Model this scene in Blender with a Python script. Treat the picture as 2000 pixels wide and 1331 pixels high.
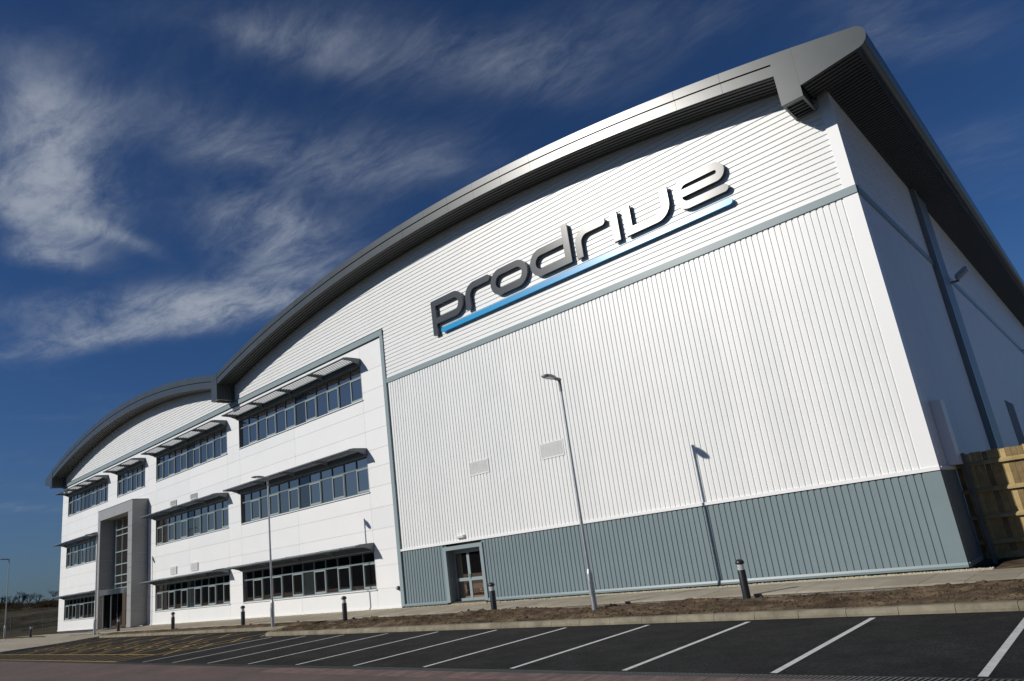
import bpy, bmesh, math, random
from mathutils import Vector, Matrix
random.seed(7)
for o in list(bpy.data.objects): bpy.data.objects.remove(o)
S = 0.93                      # survey units -> metres, applied to everything at the end
scene = bpy.context.scene
COL = scene.collection

# ------------------------------------------------------------------ camera
CAM = Vector((3.98385, -22.05064, 1.89297))
RIGHT = Vector((0.72277781, 0.67959596, -0.12546538))
UP = Vector((0.27169484, -0.11250373, 0.95578493))
FWD = Vector((-0.63543225, 0.72490844, 0.26595792))
cd = bpy.data.cameras.new('camera'); cam = bpy.data.objects.new('camera', cd); COL.objects.link(cam)
cd.sensor_fit = 'HORIZONTAL'; cd.sensor_width = 36.0
cd.lens = 36.0 * 1339.6625 / 2000.0
cd.shift_x = 26.169 / 2000.0; cd.shift_y = 41.402 / 2000.0
cd.clip_start = 0.1; cd.clip_end = 5000
m = Matrix((RIGHT, UP, -FWD)).transposed().to_4x4(); m.translation = CAM * S
cam.matrix_world = m
scene.camera = cam
scene.view_settings.view_transform = 'Standard'; scene.view_settings.look = 'None'
scene.view_settings.gamma = 1.0; scene.view_settings.exposure = 0.0
scene.view_settings.use_curve_mapping = False

# ------------------------------------------------------------------ sun and sky
SUN = Vector((0.52, 1.0, -0.62)).normalized()
sd = bpy.data.lights.new('sun', 'SUN'); sun = bpy.data.objects.new('sun', sd); COL.objects.link(sun)
sd.energy = 3.7; sd.angle = math.radians(0.53); sd.color = (1.0, 0.955, 0.88)
sun.rotation_euler = SUN.to_track_quat('-Z', 'Y').to_euler()
sun.location = (-30 * S, -40 * S, 40 * S)

world = bpy.data.worlds.new('World'); scene.world = world; world.use_nodes = True
wn = world.node_tree; wn.nodes.clear()
def WN(t, **k):
    n = wn.nodes.new(t)
    for a, v in k.items(): setattr(n, a, v)
    return n
wl = wn.links.new
def wmath(op, a, b=None, c=None, clamp=False):
    n = WN('ShaderNodeMath', operation=op, use_clamp=clamp)
    for i, v in enumerate((a, b, c)):
        if v is None: continue
        if isinstance(v, (int, float)): n.inputs[i].default_value = v
        else: wl(v, n.inputs[i])
    return n.outputs[0]
tosun = -SUN
sky = WN('ShaderNodeTexSky', sky_type='NISHITA'); sky.sun_disc = False
sky.sun_elevation = math.asin(tosun.z); sky.sun_rotation = math.atan2(tosun.x, tosun.y)
sky.altitude = 600; sky.air_density = 0.9; sky.dust_density = 0.8; sky.ozone_density = 3.0
tc = WN('ShaderNodeTexCoord')
sep = WN('ShaderNodeSeparateXYZ'); wl(tc.outputs['Generated'], sep.inputs[0])
dz = wmath('MAXIMUM', sep.outputs['Z'], 0.06)
px = wmath('DIVIDE', sep.outputs['X'], dz); py = wmath('DIVIDE', sep.outputs['Y'], dz)
comb = WN('ShaderNodeCombineXYZ'); wl(px, comb.inputs[0]); wl(py, comb.inputs[1])
# warp
wnz = WN('ShaderNodeTexNoise'); wnz.inputs['Scale'].default_value = 2.2; wnz.inputs['Detail'].default_value = 5
wl(comb.outputs[0], wnz.inputs['Vector'])
wsub = WN('ShaderNodeVectorMath', operation='SUBTRACT'); wl(wnz.outputs['Color'], wsub.inputs[0]); wsub.inputs[1].default_value = (0.5, 0.5, 0.5)
wsc = WN('ShaderNodeVectorMath', operation='SCALE'); wl(wsub.outputs[0], wsc.inputs[0]); wsc.inputs['Scale'].default_value = 0.17
wadd = WN('ShaderNodeVectorMath', operation='ADD'); wl(comb.outputs[0], wadd.inputs[0]); wl(wsc.outputs[0], wadd.inputs[1])
sep2 = WN('ShaderNodeSeparateXYZ'); wl(wadd.outputs[0], sep2.inputs[0])
BLOBS = [(-0.967, 0.595, 0.470, 0.882, 0.220, 0.061, 0.50),
         (-0.744, 1.026, 0.452, 0.892, 0.325, 0.100, 0.62),
         (-0.438, 1.195, 0.736, 0.677, 0.214, 0.089, 0.35),
         (-1.326, 0.688, 0.229, 0.973, 0.216, 0.103, 0.50),
         (-1.164, 1.064, 0.540, 0.842, 0.299, 0.154, 0.55),
         (-1.646, 0.933, 0.467, 0.884, 0.223, 0.157, 0.55),
         (-1.834, 1.053, 0.519, 0.855, 0.211, 0.210, 0.55),
         (-2.854, 0.817, 0.821, 0.571, 0.376, 0.129, 0.75),
         (-2.258, 1.184, 0.876, 0.482, 0.402, 0.151, 0.95),
         (-2.535, 0.714, 0.511, 0.859, 0.283, 0.156, 0.42),
         (-2.341, 1.002, 0.665, 0.747, 0.164, 0.193, 0.50),
         (-1.462, 0.366, 0.559, 0.830, 0.119, 0.081, 0.75),
         (-1.649, 0.418, 0.486, 0.874, 0.150, 0.159, 1.00),
         (-1.916, 0.465, 0.664, 0.748, 0.143, 0.160, 1.05),
         (-2.155, 0.541, 0.425, 0.905, 0.108, 0.079, 0.90),
         (-1.947, 0.638, -0.426, 0.905, 0.143, 0.032, 0.50),
         (-1.296, 0.305, 0.674, 0.739, 0.117, 0.082, 0.28),
         (-0.106, 1.632, 0.575, 0.818, 0.268, 0.101, 0.40),
         (-0.124, 2.410, 0.282, 0.959, 0.364, 0.124, 0.30),
         (-8.021, 1.907, -0.756, 0.655, 0.629, 0.422, 0.35),
         (-4.221, 0.993, 0.440, 0.898, 0.175, 0.119, 0.25)]
mask = None
for cx, cy, ax, ay, la, lb, st in BLOBS:
    L = math.hypot(ax, ay); ax /= L; ay /= L
    ex = wmath('SUBTRACT', sep2.outputs[0], cx); ey = wmath('SUBTRACT', sep2.outputs[1], cy)
    u = wmath('ADD', wmath('MULTIPLY', ex, ax / la), wmath('MULTIPLY', ey, ay / la))
    lb *= 1.25
    v = wmath('ADD', wmath('MULTIPLY', ex, -ay / lb), wmath('MULTIPLY', ey, ax / lb))
    r = wmath('ADD', wmath('MULTIPLY', u, u), wmath('MULTIPLY', v, v))
    g = wmath('MULTIPLY', wmath('EXPONENT', wmath('MULTIPLY', r, -1.0)), st)
    mask = g if mask is None else wmath('ADD', mask, g)
# fibrous streak noise
mp = WN('ShaderNodeMapping'); wl(wadd.outputs[0], mp.inputs['Vector'])
mp.inputs['Rotation'].default_value = (0, 0, math.radians(-48)); mp.inputs['Scale'].default_value = (1.0, 2.6, 1)
n1 = WN('ShaderNodeTexNoise'); n1.inputs['Scale'].default_value = 2.6; n1.inputs['Detail'].default_value = 9; n1.inputs['Roughness'].default_value = 0.66
wl(mp.outputs[0], n1.inputs['Vector'])
n2 = WN('ShaderNodeTexNoise'); n2.inputs['Scale'].default_value = 1.3; n2.inputs['Detail'].default_value = 6
wl(comb.outputs[0], n2.inputs['Vector'])
n1.inputs['Distortion'].default_value = 0.5
fine = WN('ShaderNodeTexNoise'); fine.inputs['Scale'].default_value = 14; fine.inputs['Detail'].default_value = 8; fine.inputs['Roughness'].default_value = 0.7; wl(mp.outputs[0], fine.inputs['Vector'])
fib = wmath('ADD', wmath('MULTIPLY', wmath('SUBTRACT', n1.outputs['Fac'], 0.5), 1.9), wmath('MULTIPLY', wmath('SUBTRACT', fine.outputs['Fac'], 0.5), 0.55))
base = wmath('MULTIPLY', wmath('SUBTRACT', n2.outputs['Fac'], 0.42, clamp=True), 0.9)
m_all = wmath('ADD', mask, base)
raw = wmath('MULTIPLY', m_all, wmath('ADD', fib, 0.75, clamp=True))
ss = WN('ShaderNodeMapRange', interpolation_type='SMOOTHSTEP'); wl(raw, ss.inputs['Value']); ss.inputs['From Min'].default_value = 0.04; ss.inputs['From Max'].default_value = 1.4
dens = ss.outputs['Result']
lowf = wmath('MULTIPLY', sep.outputs['Z'], 8.0, clamp=True)
dens = wmath('MULTIPLY', wmath('MULTIPLY', dens, lowf), 0.85)
tint = WN('ShaderNodeMix', data_type='RGBA', blend_type='MULTIPLY'); tint.inputs['Factor'].default_value = 1.0
wl(sky.outputs[0], tint.inputs['A']); tint.inputs['B'].default_value = (0.36, 0.60, 0.90, 1)
hz = wmath('SUBTRACT', 1.0, wmath('DIVIDE', sep.outputs['Z'], 0.34), clamp=True)
hzf = wmath('MULTIPLY', wmath('MULTIPLY', hz, hz), 0.55)
hmix = WN('ShaderNodeMix', data_type='RGBA'); wl(hzf, hmix.inputs['Factor']); wl(tint.outputs['Result'], hmix.inputs['A']); hmix.inputs['B'].default_value = (1.5, 1.75, 2.1, 1)
mix = WN('ShaderNodeMix', data_type='RGBA'); wl(dens, mix.inputs['Factor']); wl(hmix.outputs['Result'], mix.inputs['A'])
mix.inputs['B'].default_value = (5.8, 6.5, 7.6, 1)
bg = WN('ShaderNodeBackground'); bg.inputs['Strength'].default_value = 0.06; wl(mix.outputs['Result'], bg.inputs['Color'])
out = WN('ShaderNodeOutputWorld'); wl(bg.outputs[0], out.inputs['Surface'])

# ------------------------------------------------------------------ materials
MATS = {}
def mat(name, col, rough=0.5, metal=0.0, var=0.0, vscale=1.0, bump=0.0, bscale=40.0, spec=0.5, col2=None, detail=4.0, coat=0.0):
    if name in MATS: return MATS[name]
    M = bpy.data.materials.new(name); M.use_nodes = True; MATS[name] = M
    nt = M.node_tree; b = nt.nodes['Principled BSDF']
    b.inputs['Base Color'].default_value = (*col, 1); b.inputs['Roughness'].default_value = rough
    b.inputs['Metallic'].default_value = metal; b.inputs['Specular IOR Level'].default_value = spec
    b.inputs['Coat Weight'].default_value = coat; b.inputs['Coat Roughness'].default_value = 0.12
    geo = nt.nodes.new('ShaderNodeNewGeometry')
    if var or col2:
        n = nt.nodes.new('ShaderNodeTexNoise'); n.inputs['Scale'].default_value = vscale; n.inputs['Detail'].default_value = detail
        n.inputs['Roughness'].default_value = 0.62
        nt.links.new(geo.outputs['Position'], n.inputs['Vector'])
        r = nt.nodes.new('ShaderNodeValToRGB')
        c2 = col2 if col2 else tuple(min(1, c * (1 + var)) for c in col)
        c1 = col if col2 else tuple(c * (1 - var) for c in col)
        r.color_ramp.elements[0].position = 0.3; r.color_ramp.elements[1].position = 0.7
        r.color_ramp.elements[0].color = (*c1, 1); r.color_ramp.elements[1].color = (*c2, 1)
        nt.links.new(n.outputs['Fac'], r.inputs['Fac']); nt.links.new(r.outputs['Color'], b.inputs['Base Color'])
    if bump:
        n = nt.nodes.new('ShaderNodeTexNoise'); n.inputs['Scale'].default_value = bscale; n.inputs['Detail'].default_value = 5
        nt.links.new(geo.outputs['Position'], n.inputs['Vector'])
        bp = nt.nodes.new('ShaderNodeBump'); bp.inputs['Strength'].default_value = bump; bp.inputs['Distance'].default_value = 0.02
        nt.links.new(n.outputs['Fac'], bp.inputs['Height']); nt.links.new(bp.outputs['Normal'], b.inputs['Normal'])
    return M
white_clad = mat('white_coated_steel', (0.77, 0.775, 0.76), 0.38, var=0.025, vscale=0.7)
white_panel = mat('white_composite_panel', (0.80, 0.80, 0.79), 0.42, var=0.02, vscale=0.5)
white_trim = mat('white_trim', (0.80, 0.80, 0.79), 0.4)
clad_mats = [white_clad] + [mat('white_coated_steel_%d' % i, c, 0.38, var=0.03, vscale=0.7) for i, c in enumerate(((0.755, 0.76, 0.75), (0.785, 0.785, 0.77)))]
panel_mats = [white_panel] + [mat('white_composite_panel_%d' % i, c, 0.42, var=0.02, vscale=0.5) for i, c in enumerate(((0.775, 0.78, 0.775), (0.815, 0.81, 0.80)))]
joint_mat = mat('panel_joint', (0.62, 0.62, 0.60), 0.7)
grey_clad = mat('blue_grey_coated_steel', (0.185, 0.238, 0.255), 0.36, var=0.04, vscale=0.8, spec=0.3)
grey_trim = mat('blue_grey_trim', (0.26, 0.32, 0.335), 0.30, var=0.03, vscale=1.5, spec=0.2)
frame_mat = mat('window_frame_grey', (0.16, 0.20, 0.21), 0.4)
sash_mat = mat('sash_frame_grey', (0.27, 0.33, 0.335), 0.38)
fascia_mat = mat('metallic_fascia', (0.050, 0.060, 0.063), 0.29, var=0.12, vscale=1.3, bump=0.02, bscale=3, spec=0.5)
soffit_mat = mat('dark_soffit', (0.075, 0.08, 0.08), 0.5)
dark_gap = mat('dark_gap', (0.012, 0.012, 0.012), 0.8)
brise_mat = mat('sunshade_grey', (0.15, 0.175, 0.185), 0.42)
portal_mat = mat('portal_grey_panel', (0.30, 0.305, 0.30), 0.42, var=0.04, vscale=1.2)
letter_mat = mat('satin_letter_metal', (0.055, 0.06, 0.066), 0.21, var=0.04, vscale=2, spec=0.45)
blue_mat = mat('blue_sign_face', (0.003, 0.30, 0.62), 0.23, var=0.02, vscale=1, spec=0.6)
galv = mat('galvanised_steel', (0.42, 0.44, 0.45), 0.42, metal=0.75, var=0.12, vscale=8)
lamp_mat = mat('lamp_head_grey', (0.22, 0.23, 0.235), 0.45, metal=0.3)
lens_mat = mat('lamp_lens', (0.66, 0.67, 0.66), 0.15)
bollard_mat = mat('bollard_black', (0.02, 0.021, 0.023), 0.38)
silver_mat = mat('bright_aluminium', (0.68, 0.69, 0.70), 0.22, metal=0.9)
asphalt = mat('asphalt', (0.004, 0.004, 0.004), 0.85, bump=1.0, bscale=60, col2=(0.036, 0.036, 0.035), vscale=28, detail=6, spec=0.14)
asphalt2 = mat('road_asphalt', (0.06, 0.06, 0.062), 0.85, bump=0.5, bscale=60, col2=(0.085, 0.085, 0.088), vscale=30, spec=0.3)
white_paint = mat('white_road_paint', (0.60, 0.60, 0.57), 0.6, var=0.14, vscale=9)
yellow_paint = mat('yellow_road_paint', (0.42, 0.27, 0.055), 0.65, var=0.25, vscale=5)
kerb_mat = mat('kerb_concrete', (0.235, 0.21, 0.155), 0.95, var=0.25, vscale=3, bump=0.3, bscale=60, spec=0.05)
slab_mats = [mat('paving_concrete_%d' % i, c, 0.85, var=0.09, vscale=5, bump=0.2, bscale=50) for i, c in enumerate(((0.34, 0.295, 0.22), (0.315, 0.272, 0.20), (0.36, 0.315, 0.24)))]
soil_mat = mat('soil', (0.045, 0.032, 0.022), 0.95, col2=(0.15, 0.107, 0.066), vscale=1.6, detail=8, bump=1.0, bscale=25, spec=0.1)
clod_mat = mat('soil_clod', (0.05, 0.036, 0.025), 0.95, col2=(0.13, 0.095, 0.062), vscale=9, spec=0.1)
gravel_mat = mat('pale_gravel', (0.42, 0.36, 0.24), 0.85, col2=(0.58, 0.52, 0.38), vscale=18, spec=0.2)
earth_mat = mat('rough_grass_and_earth', (0.045, 0.038, 0.022), 0.95, col2=(0.10, 0.085, 0.048), vscale=0.35, detail=8, bump=0.8, bscale=4, spec=0.1)
hill_mat = mat('hillside', (0.028, 0.024, 0.015), 0.95, col2=(0.085, 0.07, 0.038), vscale=0.10, detail=9, bump=1.0, bscale=1.5, spec=0.1)
gorse_mat = mat('gorse', (0.03, 0.025, 0.012), 0.9, col2=(0.085, 0.055, 0.02), vscale=0.3, spec=0.1)
bark_mat = mat('bare_twigs', (0.035, 0.028, 0.022), 0.9, var=0.3, vscale=2, spec=0.1)
fence_mats = [mat('fence_timber_%d' % i, a, 0.8, col2=b, vscale=3.5, bump=0.4, bscale=30, spec=0.2) for i, (a, b) in enumerate((((0.26, 0.18, 0.07), (0.42, 0.31, 0.14)), ((0.15, 0.105, 0.05), (0.28, 0.195, 0.09)), ((0.36, 0.26, 0.11), (0.50, 0.38, 0.18))))]
rail_mat = mat('fence_rail_timber', (0.30, 0.225, 0.10), 0.8, col2=(0.44, 0.34, 0.17), vscale=4, spec=0.2)
post_mat = mat('concrete_post', (0.17, 0.165, 0.15), 0.9, var=0.2, vscale=5)
drain_mat = mat('cast_iron_grate', (0.03, 0.03, 0.03), 0.6, metal=0.3)
interior_mat = mat('dark_interior', (0.03, 0.032, 0.035), 0.8)
plinth_mat = mat('dark_plinth', (0.05, 0.048, 0.045), 0.9)
wire_mat = mat('fence_wire_post', (0.10, 0.10, 0.10), 0.6)
green_mat = mat('green_pipe', (0.05, 0.16, 0.09), 0.6)

def glass(name, refl, tintc, body):
    M = bpy.data.materials.new(name); M.use_nodes = True; nt = M.node_tree
    b = nt.nodes['Principled BSDF']; b.inputs['Base Color'].default_value = (*body, 1); b.inputs['Roughness'].default_value = 0.05
    g = nt.nodes.new('ShaderNodeBsdfGlossy'); g.inputs['Color'].default_value = (*tintc, 1); g.inputs['Roughness'].default_value = 0.015
    mx = nt.nodes.new('ShaderNodeMixShader'); mx.inputs[0].default_value = refl
    geo = nt.nodes.new('ShaderNodeNewGeometry')
    n = nt.nodes.new('ShaderNodeTexNoise'); n.inputs['Scale'].default_value = 0.9; n.inputs['Detail'].default_value = 1
    nt.links.new(geo.outputs['Position'], n.inputs['Vector'])
    bp = nt.nodes.new('ShaderNodeBump'); bp.inputs['Strength'].default_value = 0.05; bp.inputs['Distance'].default_value = 0.02
    nt.links.new(n.outputs['Fac'], bp.inputs['Height']); nt.links.new(bp.outputs['Normal'], g.inputs['Normal'])
    nt.links.new(b.outputs[0], mx.inputs[1]); nt.links.new(g.outputs[0], mx.inputs[2])
    nt.links.new(mx.outputs[0], nt.nodes['Material Output'].inputs['Surface'])
    return M
pane_mat = glass('tinted_glazing', 0.50, (1.0, 0.75, 0.60), (0.012, 0.012, 0.014))
pane_mats = [pane_mat, glass('tinted_glazing_b', 0.44, (1.0, 0.76, 0.62), (0.014, 0.014, 0.015)), glass('tinted_glazing_c', 0.54, (0.97, 0.74, 0.61), (0.010, 0.010, 0.012))]
dark_pane = glass('spandrel_glazing', 0.10, (0.7, 0.72, 0.75), (0.03, 0.035, 0.037))

def block_paving():
    M = bpy.data.materials.new('block_paving'); M.use_nodes = True; nt = M.node_tree; b = nt.nodes['Principled BSDF']
    geo = nt.nodes.new('ShaderNodeNewGeometry')
    br = nt.nodes.new('ShaderNodeTexBrick'); br.inputs['Scale'].default_value = 1.0
    br.inputs['Brick Width'].default_value = 0.2; br.inputs['Row Height'].default_value = 0.1; br.inputs['Mortar Size'].default_value = 0.004
    br.inputs['Color1'].default_value = (0.135, 0.088, 0.075, 1); br.inputs['Color2'].default_value = (0.105, 0.07, 0.06, 1); br.inputs['Mortar'].default_value = (0.05, 0.04, 0.035, 1)
    nt.links.new(geo.outputs['Position'], br.inputs['Vector'])
    n = nt.nodes.new('ShaderNodeTexNoise'); n.inputs['Scale'].default_value = 0.5; n.inputs['Detail'].default_value = 6
    nt.links.new(geo.outputs['Position'], n.inputs['Vector'])
    r = nt.nodes.new('ShaderNodeValToRGB'); r.color_ramp.elements[0].color = (0.7, 0.7, 0.7, 1); r.color_ramp.elements[1].color = (1.15, 1.12, 1.1, 1)
    r.color_ramp.elements[0].position = 0.3; r.color_ramp.elements[1].position = 0.7
    nt.links.new(n.outputs['Fac'], r.inputs['Fac'])
    mx = nt.nodes.new('ShaderNodeMix'); mx.data_type = 'RGBA'; mx.blend_type = 'MULTIPLY'; mx.inputs['Factor'].default_value = 1
    nt.links.new(br.outputs['Color'], mx.inputs['A']); nt.links.new(r.outputs['Color'], mx.inputs['B'])
    nt.links.new(mx.outputs['Result'], b.inputs['Base Color']); b.inputs['Roughness'].default_value = 0.85
    bp = nt.nodes.new('ShaderNodeBump'); bp.inputs['Strength'].default_value = 0.4; bp.inputs['Distance'].default_value = 0.01
    nt.links.new(br.outputs['Fac'], bp.inputs['Height']); bp.invert = True; nt.links.new(bp.outputs['Normal'], b.inputs['Normal'])
    return M
paving_mat = block_paving()
paver_mats = [mat('paver_%d' % i, c, 0.85, var=0.12, vscale=6, bump=0.2, bscale=50) for i, c in enumerate(((0.15, 0.095, 0.085), (0.12, 0.08, 0.07), (0.17, 0.11, 0.095)))]

def mottle(M, scale, lo, hi):
    nt = M.node_tree; b = nt.nodes['Principled BSDF']; src = b.inputs['Base Color'].links[0].from_socket
    geo = nt.nodes.new('ShaderNodeNewGeometry'); n = nt.nodes.new('ShaderNodeTexNoise'); n.inputs['Scale'].default_value = scale; n.inputs['Detail'].default_value = 7
    n.inputs['Roughness'].default_value = 0.7; nt.links.new(geo.outputs['Position'], n.inputs['Vector'])
    r = nt.nodes.new('ShaderNodeMapRange'); r.inputs['From Min'].default_value = .3; r.inputs['From Max'].default_value = .7; r.inputs['To Min'].default_value = lo; r.inputs['To Max'].default_value = hi
    nt.links.new(n.outputs['Fac'], r.inputs['Value'])
    mx = nt.nodes.new('ShaderNodeMix'); mx.data_type = 'RGBA'; mx.blend_type = 'MULTIPLY'; mx.inputs['Factor'].default_value = 1
    nt.links.new(src, mx.inputs['A']); nt.links.new(r.outputs['Result'], mx.inputs['B']); nt.links.new(mx.outputs['Result'], b.inputs['Base Color'])
mottle(asphalt, 1.3, 0.45, 1.6); mottle(soil_mat, 0.8, 0.6, 1.5); mottle(kerb_mat, 1.1, 0.75, 1.2)
for q in slab_mats: mottle(q, 0.9, 0.8, 1.15)
mottle(white_paint, 25, 0.8, 1.08); mottle(hill_mat, 0.03, 0.5, 1.6)

# ------------------------------------------------------------------ mesh helpers
class MB:
    def __init__(s): s.v = []; s.f = []
    def add(s, vs, fs):
        k = len(s.v); s.v += [tuple(v) for v in vs]; s.f += [tuple(i + k for i in f) for f in fs]; return s
    def box(s, x0, x1, y0, y1, z0, z1):
        return s.add([(x0, y0, z0), (x1, y0, z0), (x1, y1, z0), (x0, y1, z0), (x0, y0, z1), (x1, y0, z1), (x1, y1, z1), (x0, y1, z1)],
                     [(0, 3, 2, 1), (4, 5, 6, 7), (0, 1, 5, 4), (1, 2, 6, 5), (2, 3, 7, 6), (3, 0, 4, 7)])
    def prism(s, pts, d0, d1, axis):
        """polygon pts (a,b) extruded along axis 'x' (a=y,b=z), 'y' (a=x,b=z) or 'z' (a=x,b=y)"""
        f = {'x': lambda a, b, d: (d, a, b), 'y': lambda a, b, d: (a, d, b), 'z': lambda a, b, d: (a, b, d)}[axis]
        n = len(pts)
        return s.add([f(a, b, d0) for a, b in pts] + [f(a, b, d1) for a, b in pts],
                     [tuple(range(n))[::-1], tuple(range(n, 2 * n))] + [(i, (i + 1) % n, (i + 1) % n + n, i + n) for i in range(n)])
    def tube(s, p0, p1, r0, r1=None, n=14, caps=True):
        r1 = r0 if r1 is None else r1
        p0, p1 = Vector(p0), Vector(p1); d = (p1 - p0).normalized()
        a = d.orthogonal().normalized(); b = d.cross(a)
        vs = []
        for p, r in ((p0, r0), (p1, r1)):
            vs += [p + (a * math.cos(2 * math.pi * i / n) + b * math.sin(2 * math.pi * i / n)) * r for i in range(n)]
        fs = [(i, (i + 1) % n, (i + 1) % n + n, i + n) for i in range(n)]
        if caps: fs += [tuple(range(n))[::-1], tuple(range(n, 2 * n))]
        return s.add(vs, fs)
    def lathe(s, c, prof, n=24):
        vs = []; fs = []
        for r, z in prof: vs += [(c[0] + r * math.cos(2 * math.pi * i / n), c[1] + r * math.sin(2 * math.pi * i / n), c[2] + z) for i in range(n)]
        for k in range(len(prof) - 1):
            fs += [(k * n + i, k * n + (i + 1) % n, (k + 1) * n + (i + 1) % n, (k + 1) * n + i) for i in range(n)]
        fs += [tuple(range(n))[::-1], tuple(range((len(prof) - 1) * n, len(prof) * n))]
        return s.add(vs, fs)
    def sheet(s, pa, pb):
        """strip between two polylines of equal length"""
        n = len(pa); return s.add(list(pa) + list(pb), [(i, i + 1, i + 1 + n, i + n) for i in range(n - 1)])
def obj(name, mb, material, parent=None, smooth=False, bevel=0.0):
    me = bpy.data.meshes.new(name); me.from_pydata(mb.v, [], mb.f); me.update()
    bm = bmesh.new(); bm.from_mesh(me); bmesh.ops.recalc_face_normals(bm, faces=bm.faces); bm.to_mesh(me); bm.free()
    me.materials.append(material)
    o = bpy.data.objects.new(name, me); COL.objects.link(o)
    if parent: o.parent = parent
    if smooth:
        for p in me.polygons: p.use_smooth = True
        me.set_sharp_from_angle(angle=math.radians(35))
    return o
def empty(name, loc=(0, 0, 0)):
    o = bpy.data.objects.new(name, None); COL.objects.link(o); o.location = loc; return o
def tag(o, label, cat, group=None):
    o['label'] = label; o['category'] = cat
    if group: o['group'] = group
    return o
def struct(o): o['kind'] = 'structure'; return o
def stuff(o): o['kind'] = 'stuff'; return o
def copy_tree(o, parent=None):
    c = o.copy(); COL.objects.link(c); c.parent = parent
    for ch in list(o.children): copy_tree(ch, c)
    return c

# ================================================================== GROUND
ZA = -0.28        # asphalt
ZP = -0.05        # path
def plane_poly(name, pts, z, material, parent=None):
    return obj(name, MB().add([(x, y, z) for x, y in pts], [tuple(range(len(pts)))]), material, parent)
g = MB()
g.add([(-2500, -2500, -0.45), (2500, -2500, -0.45), (2500, 2500, -0.45), (-2500, 2500, -0.45)], [(0, 1, 2, 3)])
struct(obj('ground', g, earth_mat))
car_park = struct(plane_poly('car_park', [(-53, -11.72), (12, -11.72), (12, -6.2), (-25.0, -6.2), (-25.4, -4.2), (-51.2, -4.2), (-53, -5.5)], ZA, asphalt))
struct(plane_poly('block_paved_road', [(-90, -18.5), (40, -18.5), (40, -11.95), (-90, -11.95)], ZA - 0.003, paving_mat))
struct(plane_poly('opposite_asphalt', [(-200, -47), (60, -47), (60, -18.5), (-200, -18.5)], ZA - 0.008, asphalt))  # unseen dark asphalt, added to darken reflections in the ground floor glass
struct(plane_poly('road', [(-140, -11.95), (-53, -11.95), (-53, -3.0), (-140, -2.4)], ZA - 0.02, asphalt2))
# drainage channel with grate bars
dr = struct(obj('drainage_channel', MB().box(-48, 12, -11.95, -11.72, ZA - 0.25, ZA - 0.06), drain_mat))
b = MB()
k = -16.0
while k < 6.0:
    b.add([(k, -11.94, ZA + .002), (k + .035, -11.94, ZA + .002), (k + .035 + .05, -11.73, ZA + .002), (k + .05, -11.73, ZA + .002),
           (k, -11.94, ZA - .04), (k + .035, -11.94, ZA - .04), (k + .085, -11.73, ZA - .04), (k + .05, -11.73, ZA - .04)],
          [(0, 1, 2, 3), (4, 7, 6, 5), (0, 4, 5, 1), (1, 5, 6, 2), (2, 6, 7, 3), (3, 7, 4, 0)])
    k += 0.072
stuff(obj('grate_bar', b, mat('grate_bar', (0.075, 0.078, 0.078), 0.5, metal=0.4), dr))
obj('grate_frame', MB().box(-48, 12, -11.965, -11.945, ZA - .05, ZA + .003).box(-48, 12, -11.728, -11.71, ZA - .05, ZA + .003), drain_mat, dr)
# paver course along the drain, nearest the camera
edge = struct(obj('paver_edge_course', MB().box(-14, 7, -12.50, -11.97, ZA - .2, ZA - .012), dark_gap))
pv = None; x = -13.9; i = 0
while x < 6.8 and i < 280:
    for r in range(2):
        pm = MB().box(0, .145, 0, .245, 0, .02) if pv is None else None
        if pm:
            pv = obj('paver', pm, paver_mats[0], edge); po = pv
        else:
            po = pv.copy(); COL.objects.link(po); po.parent = edge
            po.material_slots[0].link = 'OBJECT'; po.material_slots[0].material = random.choice(paver_mats)
        po.location = (x, -12.225 - .255 * r, ZA - .014 + random.uniform(-.002, .002)); i += 1
    x += .153
# --- bay markings
B0, SP, YT, YB = -23.99, 2.59, -6.55, -11.62
def line(mb, x0, y0, x1, y1, w, z):
    d = Vector((x1 - x0, y1 - y0)).normalized(); n = Vector((-d.y, d.x)) * w / 2
    mb.add([(x0 - n.x, y0 - n.y, z), (x1 - n.x, y1 - n.y, z), (x1 + n.x, y1 + n.y, z), (x0 + n.x, y0 + n.y, z)], [(0, 1, 2, 3)]); return mb
for i in range(12):
    xx = B0 + SP * i
    obj('bay_line', line(MB(), xx, YT, xx, YB, .11, ZA + .004), white_paint, car_park)
def arc_line(mb, cx, cy, r, a0, a1, w, z, n=14):
    pa = []; pb = []
    for i in range(n + 1):
        a = math.radians(a0 + (a1 - a0) * i / n)
        pa.append((cx + (r - w / 2) * math.cos(a), cy + (r - w / 2) * math.sin(a), z)); pb.append((cx + (r + w / 2) * math.cos(a), cy + (r + w / 2) * math.sin(a), z))
    return mb.sheet(pa, pb)
x = -26.6
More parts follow.
